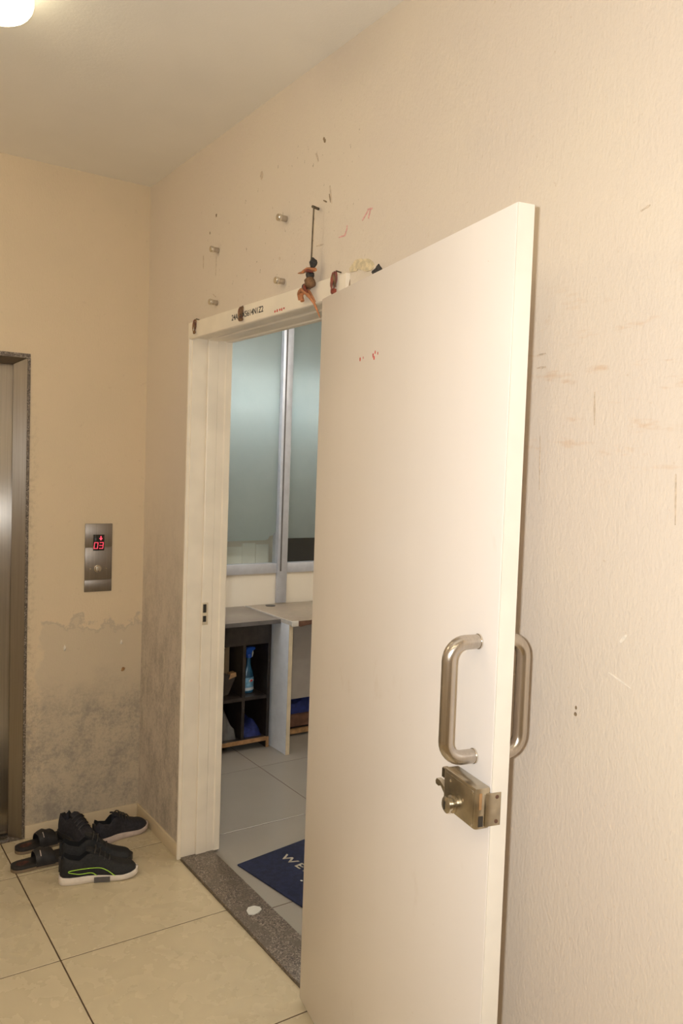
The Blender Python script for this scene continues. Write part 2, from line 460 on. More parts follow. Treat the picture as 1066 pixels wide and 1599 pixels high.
# ---- door frame
fr = thing('trim_1', 'cream painted timber door frame around the open doorway', 'door frame'); struct(fr)
J = [(.0, -.4815), (-.013, -.4815), (-.014, -.4825), (-.014, -.4905), (-.012, -.492), (-.003, -.493), (-.002, -.499), (.055, -.499), (.056, -.4965),
     (.060, -.4965), (.0605, -.506), (.064, -.5075), (.102, -.5075), (.106, -.5045), (.134, -.5045), (.139, -.5095), (.160, -.5095), (.1648, -.505), (.1648, -.4815)]
b = nb(); prism(b, J, lambda x, y: Vector((x, y, .012 if x > -.0025 else .001)), lambda x, y: Vector((x, y, 2.10)))
obj('jamb', b, M_FRAME, fr, smooth=0)
YM = (FY0+FY1)/2
b = nb(); prism(b, J, lambda x, y: Vector((x, 2*YM-y, .012)), lambda x, y: Vector((x, 2*YM-y, 2.10)))
obj('jamb', b, M_FRAME, fr, smooth=0)
HD = [(0, 2.1415), (-.013, 2.1415), (-.0145, 2.140), (-.0145, 2.082), (-.012, 2.079), (-.003, 2.077), (-.002, 2.084), (.054, 2.084), (.056, 2.091), (.060, 2.091),
      (.061, 2.083), (.066, 2.0805), (.102, 2.0805), (.106, 2.085), (.134, 2.085), (.139, 2.081), (.1648, 2.083), (.1648, 2.1415)]
b = nb(); prism(b, HD, lambda x, z: Vector((x, FY0-.0005, z)), lambda x, z: Vector((x, FY1+.0005, z)))
head = obj('head', b, M_FRAME, fr, smooth=0)
# strike plate in the jamb
b = nb(); box(b, .0615, .0865, -.5095, -.507, .953, 1.043, .001)
sp1 = obj('strike_plate', b, M_WEDGE, fr, label='small cream strike plate with two slots')
for z0, z1 in ((1.003, 1.037), (.966, .990)):
    b = nb(); box(b, .064, .078, -.5103, -.5085, z0, z1); obj('slot', b, M_LOCKD, sp1)
# registration number lettered on the head
def place_text(name, s, size, parent, M, mat, spacing=1.0, bold=0.0, depth=.0002, sx=1.0):
    bm = text_bm(s, size, depth, spacing, bold)
    bmesh.ops.transform(bm, matrix=M @ Matrix.Diagonal((sx, 1, 1, 1)), verts=bm.verts)
    return obj(name, bm, mat, parent, smooth=0)
MW = Matrix(((0, 0, -1, 0), (-1, 0, 0, 0), (0, 1, 0, 0), (0, 0, 0, 1)))   # text x -> -y, text y -> z, facing -x
def Mwall(x, y, z): return Matrix.Translation((x, y, z)) @ MW
place_text('lettering', '24AAFX5614N1Z2', .028, fr, Mwall(-.0149, -.860, 2.1015), M_INK, 1.0, .0003, sx=1.05)
# worn paint smudges
def ribbon(name, pts, wd, mat, parent, x=-.0008, seed=0):
    """a flat dab on a wall plane x = const through (y, z) points"""
    rnd = random.Random(seed); bm = nb(); P = [Vector((a, c_2)) for a, c_2 in pts]; L = []; R = []
    Q = []
    for i in range(len(P)-1):
        for k in range(4): Q.append(P[i].lerp(P[i+1], k/4))
    Q.append(P[-1])
    for i, q in enumerate(Q):
        d = (Q[min(i+1, len(Q)-1)]-Q[max(i-1, 0)]); d = d.normalized() if d.length else Vector((1, 0)); nn = Vector((-d.y, d.x))
        hw = wd*(.35+.65*math.sin(PI*(i+.6)/(len(Q)+.2)))*(.7+.6*rnd.random())/2
        L.append(q+nn*hw); R.append(q-nn*hw)
    o = L+R[::-1]
    prism(bm, [tuple(v) for v in o], lambda a, c: Vector((0.0, a, c)), lambda a, c: Vector((x, a, c)))
    return obj(name, bm, mat, parent, smooth=0)
for k, (y, z) in enumerate(((-1.172, 2.0905), (-1.186, 2.091), (-1.204, 2.092), (-1.216, 2.091), (-1.229, 2.092))):
    b = nb(); blob(b, (-.0146, y, z), (.0006, .005, .004+.002*(k % 2)), k, .3, 1); obj('red_smudge', b, M_REDI, fr)

# ---- granite threshold
b = nb(); box(b, -.002, .135, -1.545, -.5, -.005, .012, .0015)
th = struct(obj('trim_2', b, M_GRAN), 'speckled brown granite threshold strip in the doorway'); 
bb = [(.045, -.985), (.060, -.968), (.082, -.972), (.097, -.985), (.095, -1.005), (.078, -1.016), (.055, -1.020), (.040, -1.010)]
b = nb(); prism(b, bb, lambda x, y: Vector((x, y, .0122)), lambda x, y: Vector((x, y, .0122+.002+.003*random.random())))
tag(obj('paper_scrap', b, M_PAPER, smooth=0), 'small torn white scrap lying on the granite threshold', 'paper')

# ---- marks on the right wall
marks = [
 (((-.5737, 2.3857), (-.5767, 2.3356)), .007, M_FAINT), (((-.6902, 2.3704), (-.688, 2.2893)), .0035, M_FAINT),
 (((-.6797, 2.5150), (-.6803, 2.5040)), .011, M_GREASE), (((-.6278, 2.4625), (-.6283, 2.4529)), .006, M_GREASE),
 (((-.6689, 2.2255), (-.6963, 2.2101)), .005, M_FAINT), (((-1.4187, 2.3799), (-1.4380, 2.3700)), .004, M_GREASE), (((-1.4500, 2.3900), (-1.4580, 2.3640)), .004, M_GREASE),
 (((-1.387, 2.2539), (-1.4266, 2.2517)), .005, M_FAINT), (((-1.1651, 2.2652), (-1.1682, 2.2569)), .006, M_FAINT),
 (((-1.4079, 2.5625), (-1.4193, 2.5462)), .010, M_GREASE), (((-1.3713, 2.5275), (-1.3835, 2.5016)), .007, M_FAINT),
 (((-1.0245, 2.5718), (-1.0306, 2.5451)), .018, M_FAINT), (((-1.4515, 2.4131), (-1.465, 2.3589)), .006, M_FAINT),
 (((-2.4243, 1.1450), (-2.4248, 1.138)), .004, M_GREASE), (((-2.4240, 1.1320), (-2.4239, 1.1244)), .006, M_GREASE),
 (((-2.2794, 1.8212), (-2.3038, 1.8218)), .005, M_FAINT), (((-2.2778, 1.8478), (-2.3021, 1.8495)), .004, M_FAINT),
 (((-2.4305, 1.7633), (-2.4345, 1.699)), .003, M_FAINT), (((-2.297, 1.6811), (-2.3023, 1.5682)), .0025, M_FAINT),
 (((-2.6153, 1.6094), (-2.6197, 1.5195)), .003, M_FAINT), (((-2.5191, 1.2912), (-2.5323, 1.3071)), .006, M_WSCUFF),
 (((-2.497, 1.2289), (-2.5481, 1.2107)), .003, M_WSCUFF), (((-2.5135, 2.0867), (-2.5332, 2.0933)), .004, M_FAINT)]
for k, (pp, wd, mt) in enumerate(marks): ribbon('scuff_mark', pp, wd, mt, wall_r, seed=k)
for k, pp in enumerate([((-1.5075, 2.2539), (-1.5386, 2.2529), (-1.5479, 2.269), (-1.5495, 2.2784)), ((-1.6218, 2.2745), (-1.6489, 2.2960)), ((-1.6450, 2.2990), (-1.6678, 2.2962)), ((-1.6585, 2.2958), (-1.6505, 2.2733))]):
    ribbon('chalk_stroke', pp, .0055, M_PINK, wall_r, seed=50+k)
ribbon('plaster_daub', ((-1.572, 2.150), (-1.6122, 2.160), (-1.6495, 2.150), (-1.685, 2.140)), .030, M_YPLAS, wall_r, -.003, 80)

# ---- skirting of marks on the back wall: chipped plugs
for k, (x, z, m_) in enumerate(((-.337, .794, M_WSCUFF), (-.093, .798, M_WSCUFF), (-.082, .675, M_TIM))):
    b = nb(); blob(b, (x, -.001, z), (.005 if k < 2 else .009, .005, .012 if k < 2 else .009), 30+k, .25, 2); obj('wall_plug', b, m_, wall_b)

# ---- the open door
dr = thing('door_1', 'large white flush door swung open against the wall', 'door', (-.04, -1.51, 0), (0, 0, math.atan2(-.98021, -.19797))); struct(dr)
DW, DT, DZ0, DZ1 = .934, .037, .012, 2.08
b = nb(); box(b, -.026, DW-.0015, 0, DT, DZ0, DZ1, .0025); leaf = obj('leaf', b, M_DOOR, dr)
b = nb(); box(b, DW-.0015, DW+.0008, .0012, DT-.0012, DZ0+.001, DZ1-.001); obj('edge_band', b, M_DEDGE, dr)
for k, (u, z, r) in enumerate(((.262, 1.877, .0065), (.281, 1.879, .0035), (.340, 1.8785, .006), (.352, 1.884, .005), (.347, 1.871, .0055), (.368, 1.8800, .0045))):
    b = nb(); blob(b, (u, -.0002, z), (r*.55, .0006, r), 60+k, .3, 1); obj('red_smudge', b, M_REDI, dr)
def dhandle(sgn, y0):
    b = nb(); zc0, zc1, u, d, R, r = 1.062, 1.282, .872, .064, .034, .0135
    P = [(u, y0, zc1)]
    y1 = y0+sgn*d
    P += [(u, y1-sgn*R, zc1)]
    for k in range(1, 9):
        a = k/8*PI/2; P.append((u, y1-sgn*R+sgn*R*math.sin(a), zc1-R+R*math.cos(a)))
    for k in range(0, 9):
        a = k/8*PI/2; P.append((u, y1-sgn*R+sgn*R*math.cos(a), zc0+R-R*math.sin(a)))
    P += [(u, y0, zc0)]
    tube(b, P, r, 20)
    h = obj('pull_handle', b, M_STEEL, dr, smooth=50, label='satin steel pull handle')
    for z in (zc0, zc1):
        bb = nb(); tube(bb, [(u, y0, z), (u, y0+sgn*.003, z)], r+.0012, 20); obj('ferrule', bb, M_CHROME, h, smooth=50)
dhandle(-1, 0.0); dhandle(1, DT)
# rim lock
lk0, lk1, lz0, lz1, lw = .818, .934, .947, 1.025, .033
b = nb(); box(b, lk0, lk1, -lw, 0, lz0, lz1, .0045); lock = obj('rim_lock', b, M_LOCK, dr, label='nickel rim lock box with round knob')
b = nb(); box(b, lk0+.006, lk1-.006, -lw-.0012, -lw+.001, lz0+.006, lz1-.006, .0008); obj('cover_plate', b, M_LOCK, lock)
MY = Matrix.Rotation(PI/2, 4, 'X')
b = nb(); lathe(b, [(.0165, 0), (.017, .003), (.0125, .005), (.0125, .009), (.0155, .011), (.0158, .015), (.011, .018), (0, .0185)], 24, Matrix.Translation((.856, -lw, .966)) @ MY); obj('knob', b, M_LOCK, lock, smooth=40)
b = nb(); box(b, .8548, .8572, -lw-.0195, -lw-.017, .958, .974); obj('keyhole', b, M_LOCKD, lock)
for u, z in ((.846, 1.008), (.893, .988), (.925, .955), (.925, 1.016)):
    b = nb(); lathe(b, [(.0035, 0), (.0033, .0012), (.002, .002), (0, .002)], 12, Matrix.Translation((u, -lw, z)) @ MY); obj('screw', b, M_CHROME, lock, smooth=40)
b = nb(); box(b, .801, .820, -.027, -.015, .999, 1.019, .002)
for k in range(3): box(b, .804+k*.005, .806+k*.005, -.029, -.026, 1.0, 1.018)
obj('snib', b, M_LOCK, lock)
b = nb(); prism(b, [(.820, .972), (.800, .978), (.786, .984), (.772, .984), (.768, .978), (.770, .972), (.780, .971), (.789, .975), (.804, .964), (.820, .958)], lambda u, z: Vector((u, -.012, z)), lambda u, z: Vector((u, -.022, z))); obj('latch_lever', b, M_LOCK, lock, smooth=0)
b = nb(); box(b, DW-.0005, DW+.0012, -lw+.008, -lw+.0135, .985, 1.015); obj('bolt_slot', b, M_TIM, lock)
b = nb(); box(b, DW-.0005, DW+.0012, -lw+.008, -lw+.0175, .953, .972); obj('latch_mouth', b, M_LOCKD, lock)
b = nb(); box(b, DW-.001, DW+.0024, -.012, .021, .952, 1.014, .0006); ep = obj('edge_plate', b, M_LOCK, lock)
for z in (.960, 1.006):
    b = nb(); lathe(b, [(.004, 0), (.0035, .001), (0, .0012)], 12, Matrix.Translation((DW+.0022, .012, z)) @ Matrix.Rotation(PI/2, 4, 'Y')); obj('screw', b, M_TIMD, ep, smooth=40)
# hinges at the jamb
for z in (.25, 1.05, 1.85):
    b = nb(); tube(b, [(-.030, .030, z-.05), (-.030, .030, z+.05)], .006, 12); obj('hinge', b, M_LOCK, dr)

# ---- lift: granite lined opening, steel doors
lf = thing('door_2', 'brushed steel lift doors set deep in the back wall', 'lift door', (0, 0, 0)); struct(lf)
LR, SP = .052, .044           # depth of the steel doors, width of the splayed jamb sheets
b = nb(); box(b, -.503, LX1+.0005, -.004, .20, 0, 2.0); obj('jamb_lining', b, M_GRAN, lf)
b = nb(); box(b, LX0-.0005, LX0+.011, -.004, .20, 0, 2.0); obj('jamb_lining', b, M_GRAN, lf)
b = nb(); prism(b, [(-.503, .002), (-.503-SP, SP+.002), (-.503-SP, SP+.006), (-.503, SP+.006)], lambda x, y: Vector((x, y, 0)), lambda x, y: Vector((x, y, 2.0))); obj('jamb_sheet', b, M_LIFTJ, lf, smooth=0, label='splayed brushed steel jamb sheet')
b = nb(); prism(b, [(LX0+.011, .002), (LX0+.011+SP, SP+.002), (LX0+.011+SP, SP+.006), (LX0+.011, SP+.006)], lambda x, y: Vector((x, y, 0)), lambda x, y: Vector((x, y, 2.0))); obj('jamb_sheet', b, M_LIFTJ, lf, smooth=0)
b = nb(); box(b, LX0, LX1, -.004, .20, 2.0, LZ); obj('head_lining', b, M_GRAN, lf)
b = nb(); prism(b, [(.002, 2.0), (SP+.002, 1.976), (SP+.006, 1.976), (SP+.006, 2.0)], lambda y, z: Vector((LX0+.011, y, z)), lambda y, z: Vector((-.503, y, z))); obj('head_sheet', b, M_LIFTJ, lf, smooth=0)
b = nb(); box(b, LX0+.014, (LX0+LX1)/2-.0015, LR, LR+.03, .012, 2.0, .002); obj('door_panel', b, M_LIFT, lf)
b = nb(); box(b, (LX0+LX1)/2+.0015, LX1-.014, LR, LR+.03, .012, 2.0, .002); obj('door_panel', b, M_LIFT, lf)
b = nb(); box(b, LX0+.012, LX1-.012, .0, LR+.03, -.006, .002); obj('sill', b, M_GRAN, lf)
b = nb()
for k in range(2): box(b, LX0+.06, LX1-.06, LR-.038+k*.018, LR-.030+k*.018, .002, .006)
obj('sill_grooves', b, M_LIFT, lf)
b = nb(); box(b, LX0, LX1, LR+.03, LR+.05, 0, 2.02); obj('shaft_panel', b, M_LOCKD, lf)

# ---- lift call panel
cpn = thing('lift_call_panel', 'steel lift call panel showing a red 03 beside the lift', 'lift panel', (-.2015, 0, 1.03))
b = nb(); box(b, -.0585, .0585, -.006, 0, .193, .294, .0012); obj('face_plate', b, M_PLATE, cpn)
b = nb(); box(b, -.0585, .0585, -.006, 0, .052, .192, .0012); obj('face_plate', b, M_PLATE, cpn)
b = nb(); box(b, -.0585, .0585, -.006, 0, 0, .051, .0012); obj('face_plate', b, M_PLATE, cpn)
b = nb(); box(b, -.0245, .0235, -.0068, -.005, .176+.002, .247, .0006); dsp = obj('display', b, M_BLACKG, cpn)
def seg7(ch, x, z, wd, ht, parent):
    on = {'0': 'abcdef', '3': 'abgcd'}[ch]; t = .0026; b = nb(); y0, y1 = -.0076, -.0066; sl = .10
    S = {'a': (0, wd, ht-t, ht), 'g': (0, wd, ht/2-t/2, ht/2+t/2), 'd': (0, wd, 0, t), 'f': (0, t, ht/2, ht), 'b': (wd-t, wd, ht/2, ht), 'e': (0, t, 0, ht/2), 'c': (wd-t, wd, 0, ht/2)}
    for c in on:
        a0, a1, c0, c1 = S[c]; box(b, x+a0+.0002, x+a1-.0002, y0, y1, z+c0+.0002, z+c1-.0002)
    for v in b.verts: v.co.x += (v.co.z-z)*sl
    obj('digit', b, M_RED, parent, label='glowing red digit '+ch)
seg7('0', -.0225, .186, .0175, .028, dsp); seg7('3', .0005, .186, .0175, .028, dsp)
b = nb(); prism(b, [(.006, .2405), (.0105, .2405), (.0105, .232), (.016, .232), (.00825, .2215), (.0005, .232), (.006, .232)], lambda x, z: Vector((x, -.0076, z)), lambda x, z: Vector((x, -.0066, z))); obj('arrow', b, M_RED, dsp, label='glowing red down arrow', smooth=0)
b = nb(); lathe(b, [(.016, 0), (.016, .003), (.0135, .0045), (.0135, .009), (.012, .0115), (.006, .0125), (0, .0128)], 24, Matrix.Translation((-.003, -.006, .100)) @ MY); obj('button', b, M_CHROME, cpn, smooth=40)
for x in (-.034, .034):
    b = nb(); lathe(b, [(.004, 0), (.0035, .0012), (0, .0015)], 12, Matrix.Translation((x, -.006, .100)) @ MY); obj('screw', b, M_LOCK, cpn, smooth=40)

# ---- four sign stand-offs left on the wall
where = {(-.706, 2.378): 'upper far', (-1.202, 2.376): 'upper near', (-.706, 2.188): 'lower far', (-1.198, 2.182): 'lower near'}
labs = ['steel sign stand-off, upper of the two nearer the corner', 'steel sign stand-off, upper of the two nearer the hanging charm',
        'steel sign stand-off, lower of the two nearer the corner', 'steel sign stand-off, lower of the two nearer the hanging charm']
for (y, z), lb in zip(where, labs):
    e = thing('sign_standoff', lb, 'wall fixing', (0, y, z), group='sign stand-offs above the door')
    RX = Matrix.Rotation(-PI/2, 4, 'Y')
    b = nb(); lathe(b, [(.0095, 0), (.0095, .020), (.0088, .0205)], 20, RX); obj('barrel', b, M_STEEL, e, smooth=40)
    b = nb(); lathe(b, [(.0088, .0205), (.0115, .0212), (.0115, .030), (.0100, .032), (0, .0325)], 20, RX); obj('cap', b, M_CHROME, e, smooth=40)

# ---- dried charms hung over the door
def chilli(pts, r, mat, parent, stem=True):
    P = smoothpts(pts, 5); n = len(P)
    rr = [.85*r*(.55+.45*math.sin(PI*min(1, .25+i/n*.8)))*(1-.75*(i/n)**2.2)*(.9+.2*random.random()) for i in range(n)]
    b = nb(); tube(b, P, rr, 8); return obj('dried_chilli', b, mat, parent, smooth=60)
ch = thing('hanging_charm', 'long dried lemon and chilli charm hanging on a wire above the door', 'charm', (0, -1.41, 2.36))
def L(y, z, x=-.03): return (x, y+1.41, z-2.36)
b = nb(); tube(b, [L(-1.4149, 2.356, -.034), L(-1.405, 2.358, -.018), L(-1.3917, 2.3616, .002)], .0042, 8); obj('nail', b, M_RUST, ch)
b = nb(); tube(b, [L(-1.4149, 2.356), L(-1.412, 2.27), L(-1.4092, 2.188), L(-1.408, 2.12)], .0023, 8); obj('wire', b, M_RUST, ch)
b = nb(); blob(b, L(-1.4225, 2.1945), (.011, .011, .015), 3, .22); obj('charcoal', b, M_COAL, ch)
chilli([L(-1.4357, 2.1714), L(-1.3998, 2.1779, -.036), L(-1.3681, 2.1754, -.034), L(-1.3354, 2.1789)], .0075, M_CHO, ch)
chilli([L(-1.385, 2.176, -.03), L(-1.410, 2.172, -.042), L(-1.432, 2.164, -.035)], .007, M_CHR, ch)
b = nb(); blob(b, L(-1.4050, 2.1600), (.012, .014, .012), 4, .2); obj('charcoal', b, M_COAL, ch)
b = nb(); blob(b, L(-1.4068, 2.1385), (.017, .019, .017), 5, .12); obj('dried_lemon', b, M_LEM, ch)
b = nb(); blob(b, L(-1.3760, 2.1320), (.009, .010, .009), 6, .2); obj('charcoal', b, M_COAL, ch)
chilli([L(-1.3545, 2.0963), L(-1.358, 2.1147, -.036), L(-1.3854, 2.1195, -.042), L(-1.4134, 2.1014, -.040), L(-1.4371, 2.077, -.034), L(-1.4518, 2.0519), L(-1.4683, 2.0291)], .0085, M_CHO, ch)
chilli([L(-1.3734, 2.090, -.034), L(-1.3675, 2.1109, -.034), L(-1.3944, 2.1183, -.030), L(-1.4225, 2.0988, -.032), L(-1.4414, 2.0787, -.030)], .0075, M_CHO, ch)
chilli([L(-1.392, 2.132, -.038), L(-1.404, 2.120, -.046), L(-1.418, 2.108, -.044)], .007, M_CHR, ch)

def small_charm(label, y, z0, z1, mats, wdt, x=-.024):
    e = thing('dried_charm', label, 'charm', (0, y, z1), group='dried charms along the door head')
    b = nb(); tube(b, [(.0, 0, 0), (x*.7, 0, .002), (x, 0, -.006)], .0022, 6); obj('nail', b, M_RUST, e)
    hh = z1-z0
    b = nb(); tube(b, [(x, 0, .0), (x, .001, -hh*.5), (x, 0, -hh*.9)], .0015, 6); obj('thread', b, M_RUST, e)
    for k in range(5):
        a = -.35+.18*k; 
        chilli([(x+.003*math.cos(k*2), .001*k-.002, -hh*.06*k), (x+.007*math.cos(k*2.2), wdt*math.sin(k*2.3)*.5, -hh*(.3+.06*k)), (x+.006*math.cos(k*2.2+.4), wdt*math.sin(k*2.3)*.9, -hh*(.62+.05*k))], wdt*.48, mats[k % len(mats)], e)
    b = nb(); blob(b, (x, .0, -hh*.86), (wdt*.75, wdt*.85, hh*.14), 9, .2); obj('dried_lemon', b, mats[0] if len(mats) > 2 else M_LEM, e)
small_charm('dark red dried chilli charm on the door head beside the door top edge', -1.526, 2.088, 2.152, (M_CHR, M_CHR, M_LEM), .012)
small_charm('tiny brown dried charm at the far top corner of the door frame', -.555, 2.090, 2.146, (M_LEM, M_CHR), .008, -.022)
small_charm('ragged red-brown dried charm hanging over the painted number', -.945, 2.088, 2.138, (M_LEM, M_CHR), .013, -.022)
b = nb(); blob(b, (-.016, -1.716, 2.115), (.010, .012, .012), 11, .3); blob(b, (-.016, -1.729, 2.124), (.008, .006, .011), 12, .3); blob(b, (-.004, -1.72, 2.118), (.006, .004, .004), 13, .1)
tag(obj('charcoal_lump', b, M_COAL), 'dark charcoal lump on the wall above the open door', 'charm')
# small dark knobs by the frame head
b = nb(); tube(b, [(.002, -1.5705, 2.125), (-.004, -1.5705, 2.09)], .003, 6); obj('crack_filler', b, M_GREASE, wall_r)

# ---- ceiling lamps: the dim one by the lift is seen, the rest are added fill
def lamp(label, x, y, mt=None):
    e = thing('ceiling_lamp', label, 'lamp', (x, y, H), group='opal ceiling lamps in the corridor')
    b = nb(); lathe(b, [(.085, -.0), (.085, -.014), (.080, -.016)], 36); obj('base', b, M_LBASE, e, smooth=40)
    b = nb(); prof = [(.080, -.014), (.086, -.02), (.0875, -.04)]
    for k in range(1, 9):
        a = k/8*PI/2; prof.append((.0875*math.cos(a)**.6 if k < 8 else 0, -.04-.05*math.sin(a)))
    lathe(b, prof, 28); obj('shade', b, mt or M_LAMP, e, smooth=60)
lamp('glowing opal ceiling lamp at the corridor end by the lift', -.862, -1.225, M_LAMPD)
lamp('added unseen fill lamp in front of the lift, out by the left wall', -1.80, -.85)  # out of view, added to raise ambient light at the far end
lamp('added unseen fill lamp over the middle of the corridor', -1.70, -3.35)  # unseen fill added where the door hides its shadow on the wall
lamp('added unseen fill lamp at the rear of the corridor', -1.20, -4.55)  # added behind the camera for ambient fill

# ------------------------------------------------------------------ the room behind the doorway
pt = thing('window_1', 'grey aluminium partition glazed with frosted panes', 'partition'); struct(pt)
MU = [(.20, .265), (1.175, 1.243), (2.13, 2.20), (3.03, 3.098)]
for x0, x1 in MU:
    b = nb(); box(b, x0, x1, YP-.022, YP-.0005, .7525, H-.001, .002); box(b, x0, x1, YP-.0005, YP+.05, .938, H-.001); mu = obj('mullion', b, M_ALU, pt)
    b = nb(); box(b, x0+.016, x0+.026, YP-.0245, YP-.0215, .95, H-.002); obj('groove', b, M_SOLG, mu)
for (a0, a1), (b0, b1) in zip(MU, MU[1:]):
    b = nb(); box(b, a1, b0, YP-.012, YP+.05, .938, .998, .002); obj('bottom_rail', b, M_ALU, pt)
    b = nb(); box(b, a1, b0, YP-.012, YP+.05, H-.05, H-.001, .002); obj('top_rail', b, M_ALU, pt)
    b = nb(); box(b, a1, b0, YP+.014, YP+.019, .998, H-.05); pane = obj('pane', b, M_GLASS, pt)
    zf = 1.135 if a0 < 1 else 1.150
    if a0 < 1:
        ol = [(a1, zf), (b0-.075, zf+.006), (b0-.055, zf+.012), (b0-.045, zf+.03), (b0-.020, zf+.036), (b0-.014, zf+.05), (b0, zf+.055), (b0, H-.05), (a1, H-.05)]
    else: ol = [(a1, zf), (b0, zf), (b0, H-.05), (a1, H-.05)]
    b = nb(); prism(b, ol, lambda x, z: Vector((x, YP+.0125, z)), lambda x, z: Vector((x, YP+.0118, z)))
    obj('frosted_film', b, M_FROST, pane, smooth=0)
# things on the ledge beyond the glass
b = nb(); box(b, T, XR, YP+.07, YP+.46, .90, .935, .003); struct(obj('trim_3', b, M_WROOM), 'ledge behind the frosted partition')
e = thing('paper_stack', 'white papers standing behind the clear bottom of the far pane', 'paper', (.93, YP+.10, .935))
for k, (x0, x1, h) in enumerate(((-.10, .06, .16), (.065, .155, .18), (.16, .25, .17))):
    b = nb(); box(b, x0, x1, .004*k, .006+.004*k, 0, h); obj('sheet', b, M_SHEET, e)
e = thing('dark_stand_in', 'added dark board for the dark area behind the clear bottom of the pane by the door edge', 'dark_stand_in', (1.58, YP+.16, .935))  # made-up object standing for the dark area seen through the pane
b = nb(); box(b, -.29, .29, 0, .02, .03, .33, .004); obj('dark_board', b, M_DARK, e)
b = nb(); box(b, -.08, .08, -.05, .09, 0, .010, .003); obj('foot', b, M_DARK, e)
b = nb(); box(b, -.02, .02, .02, .035, .008, .12, .002); obj('neck', b, M_DARK, e)

def tube_lamp(label, x0, x1, y, z, mt=None, rz=0):
    e = thing('tube_light', label, 'lamp', ((x0+x1)/2, y, z), (0, 0, rz), group='tube lights of the inner rooms'); h = (x1-x0)/2
    b = nb(); box(b, -h, h, -.02, .02, .02, .055, .003); obj('batten', b, M_WPAN, e)
    b = nb(); tube(b, [(-h+.02, 0, 0), (h-.02, 0, 0)], .013, 14); obj('tube', b, mt or M_TUBE, e, smooth=60)
    for s in (-1, 1):
        b = nb(); box(b, s*h-.02 if s > 0 else s*h, s*h if s > 0 else s*h+.02, -.016, .016, -.018, .021, .002); obj('end_cap', b, M_WPAN, e)
        b = nb(); tube(b, [(s*h*.7, 0, .054), (s*h*.7, 0, H-z-.0005)], .003, 6); obj('hanger', b, M_RUST, e)
tube_lamp('lit tube light hung behind the frosted glass', .55, 2.05, YP+.27, 2.03)
tube_lamp('lit tube light on the room ceiling near the partition', .30, 1.50, -.45, 2.70, M_TUBEW)
tube_lamp('added unseen fill tube hung along the room side of the doorway wall', -.16, .64, .36, 2.20, M_TUBEC, PI/2)  # added out of sight to brighten the desk's white end panel
tube_lamp('lit tube light on the room ceiling away from the partition', 1.5, 2.7, -1.8, 2.70, M_TUBEW)

# left cabinet: dark open unit with its own top
cb = thing('shelf_cabinet', 'dark open shelf cabinet with brown top in the room behind the door', 'cabinet', (0, 0, 0))
CX0, CX1, CY = .22, .945, .50
b = nb(); box(b, CX0, .960, .425, YP-.001, .722, .745, .002); obj('top', b, M_TOPL, cb)
b = nb(); box(b, CX0, .960, .4235, .4255, .7215, .7435); obj('edge_strip', b, M_SOLG, cb)
b = nb(); box(b, CX1-.018, CX1, CY, YP-.02, .0, .7215); obj('side_panel', b, M_WOOD, cb)
b = nb(); box(b, CX0, CX0+.018, CY, YP-.02, .0, .7215); obj('side_panel', b, M_WOOD, cb)
b = nb(); box(b, .775, .793, CY+.01, YP-.02, .045, .598); obj('divider', b, M_WOOD, cb)
b = nb(); box(b, CX0+.018, CX1-.018, CY, CY+.018, .598, .7215); obj('apron', b, M_WOOD, cb)
b = nb(); box(b, CX0+.018, CX1-.018, CY+.005, YP-.02, .283, .301); obj('shelf', b, M_WOOD, cb)
b = nb(); box(b, CX0+.018, CX1-.018, CY, YP-.02, .045, .063); obj('floor_board', b, M_WOOD, cb)
b = nb(); box(b, CX0+.018, CX1-.018, CY-.004, CY, .040, .063); obj('lipping', b, M_TIM, cb)
b = nb(); box(b, CX1-.018, CX1, CY-.004, CY, 0, .060); obj('lipping', b, M_TIM, cb)
b = nb(); box(b, .793, CX1-.018, YP-.03, YP-.02, .063, .7215); obj('back_panel', b, M_WOOD, cb)
b = nb(); box(b, CX0+.018, .793, YP-.03, YP-.02, .063, .29); obj('back_panel', b, M_WOOD, cb)

# spray bottle in the cabinet
sb = thing('spray_bottle', 'blue trigger spray bottle on the cabinet shelf', 'bottle', (.858, .60, .3016), (0, 0, .3))
def ov(bm, prof, kx, ky, seg=20):
    rings = []
    for r, z in prof: rings.append([bm.verts.new((kx*r*math.cos(2*PI*k/seg), ky*r*math.sin(2*PI*k/seg), z)) for k in range(seg)])
    for a, c in zip(rings, rings[1:]):
        for k in range(seg): bm.faces.new((a[k], a[(k+1) % seg], c[(k+1) % seg], c[k]))
    bm.faces.new(rings[0][::-1]); bm.faces.new(rings[-1])
b = nb(); ov(b, [(.034, 0), (.037, .004), (.037, .085), (.033, .105), (.022, .135), (.014, .16), (.013, .20), (.013, .205)], 1, .62); obj('body', b, M_LIQ, sb, smooth=40)
b = nb(); ov(b, [(.0376, .012), (.0378, .015), (.0378, .085), (.0376, .088)], 1, .63); lb = obj('label_band', b, M_LAB, sb, smooth=40)
b = nb(); blob(b, (0, -.0235, .070), (.018, .002, .010), 1, .05); obj('label_oval', b, M_LABW, lb)
b = nb(); blob(b, (0, -.0255, .070), (.010, .0012, .006), 1, .05); obj('label_spot', b, M_LABR, lb)
b = nb(); ov(b, [(.0380, .016), (.0381, .017), (.0381, .030), (.0380, .031)], 1, .635); obj('label_stripe', b, M_LABW, lb)
b = nb(); ov(b, [(.016, .200), (.017, .203), (.017, .220), (.015, .223)], 1, 1); obj('collar', b, M_BOT, sb, smooth=40)
b = nb(); prism(b, [(-.028, .222), (-.030, .247), (-.020, .258), (.012, .260), (.038, .256), (.040, .243), (.018, .238), (.012, .222)], lambda x, z: Vector((x, -.011, z)), lambda x, z: Vector((x, .011, z))); obj('spray_head', b, M_BOT, sb, smooth=0)
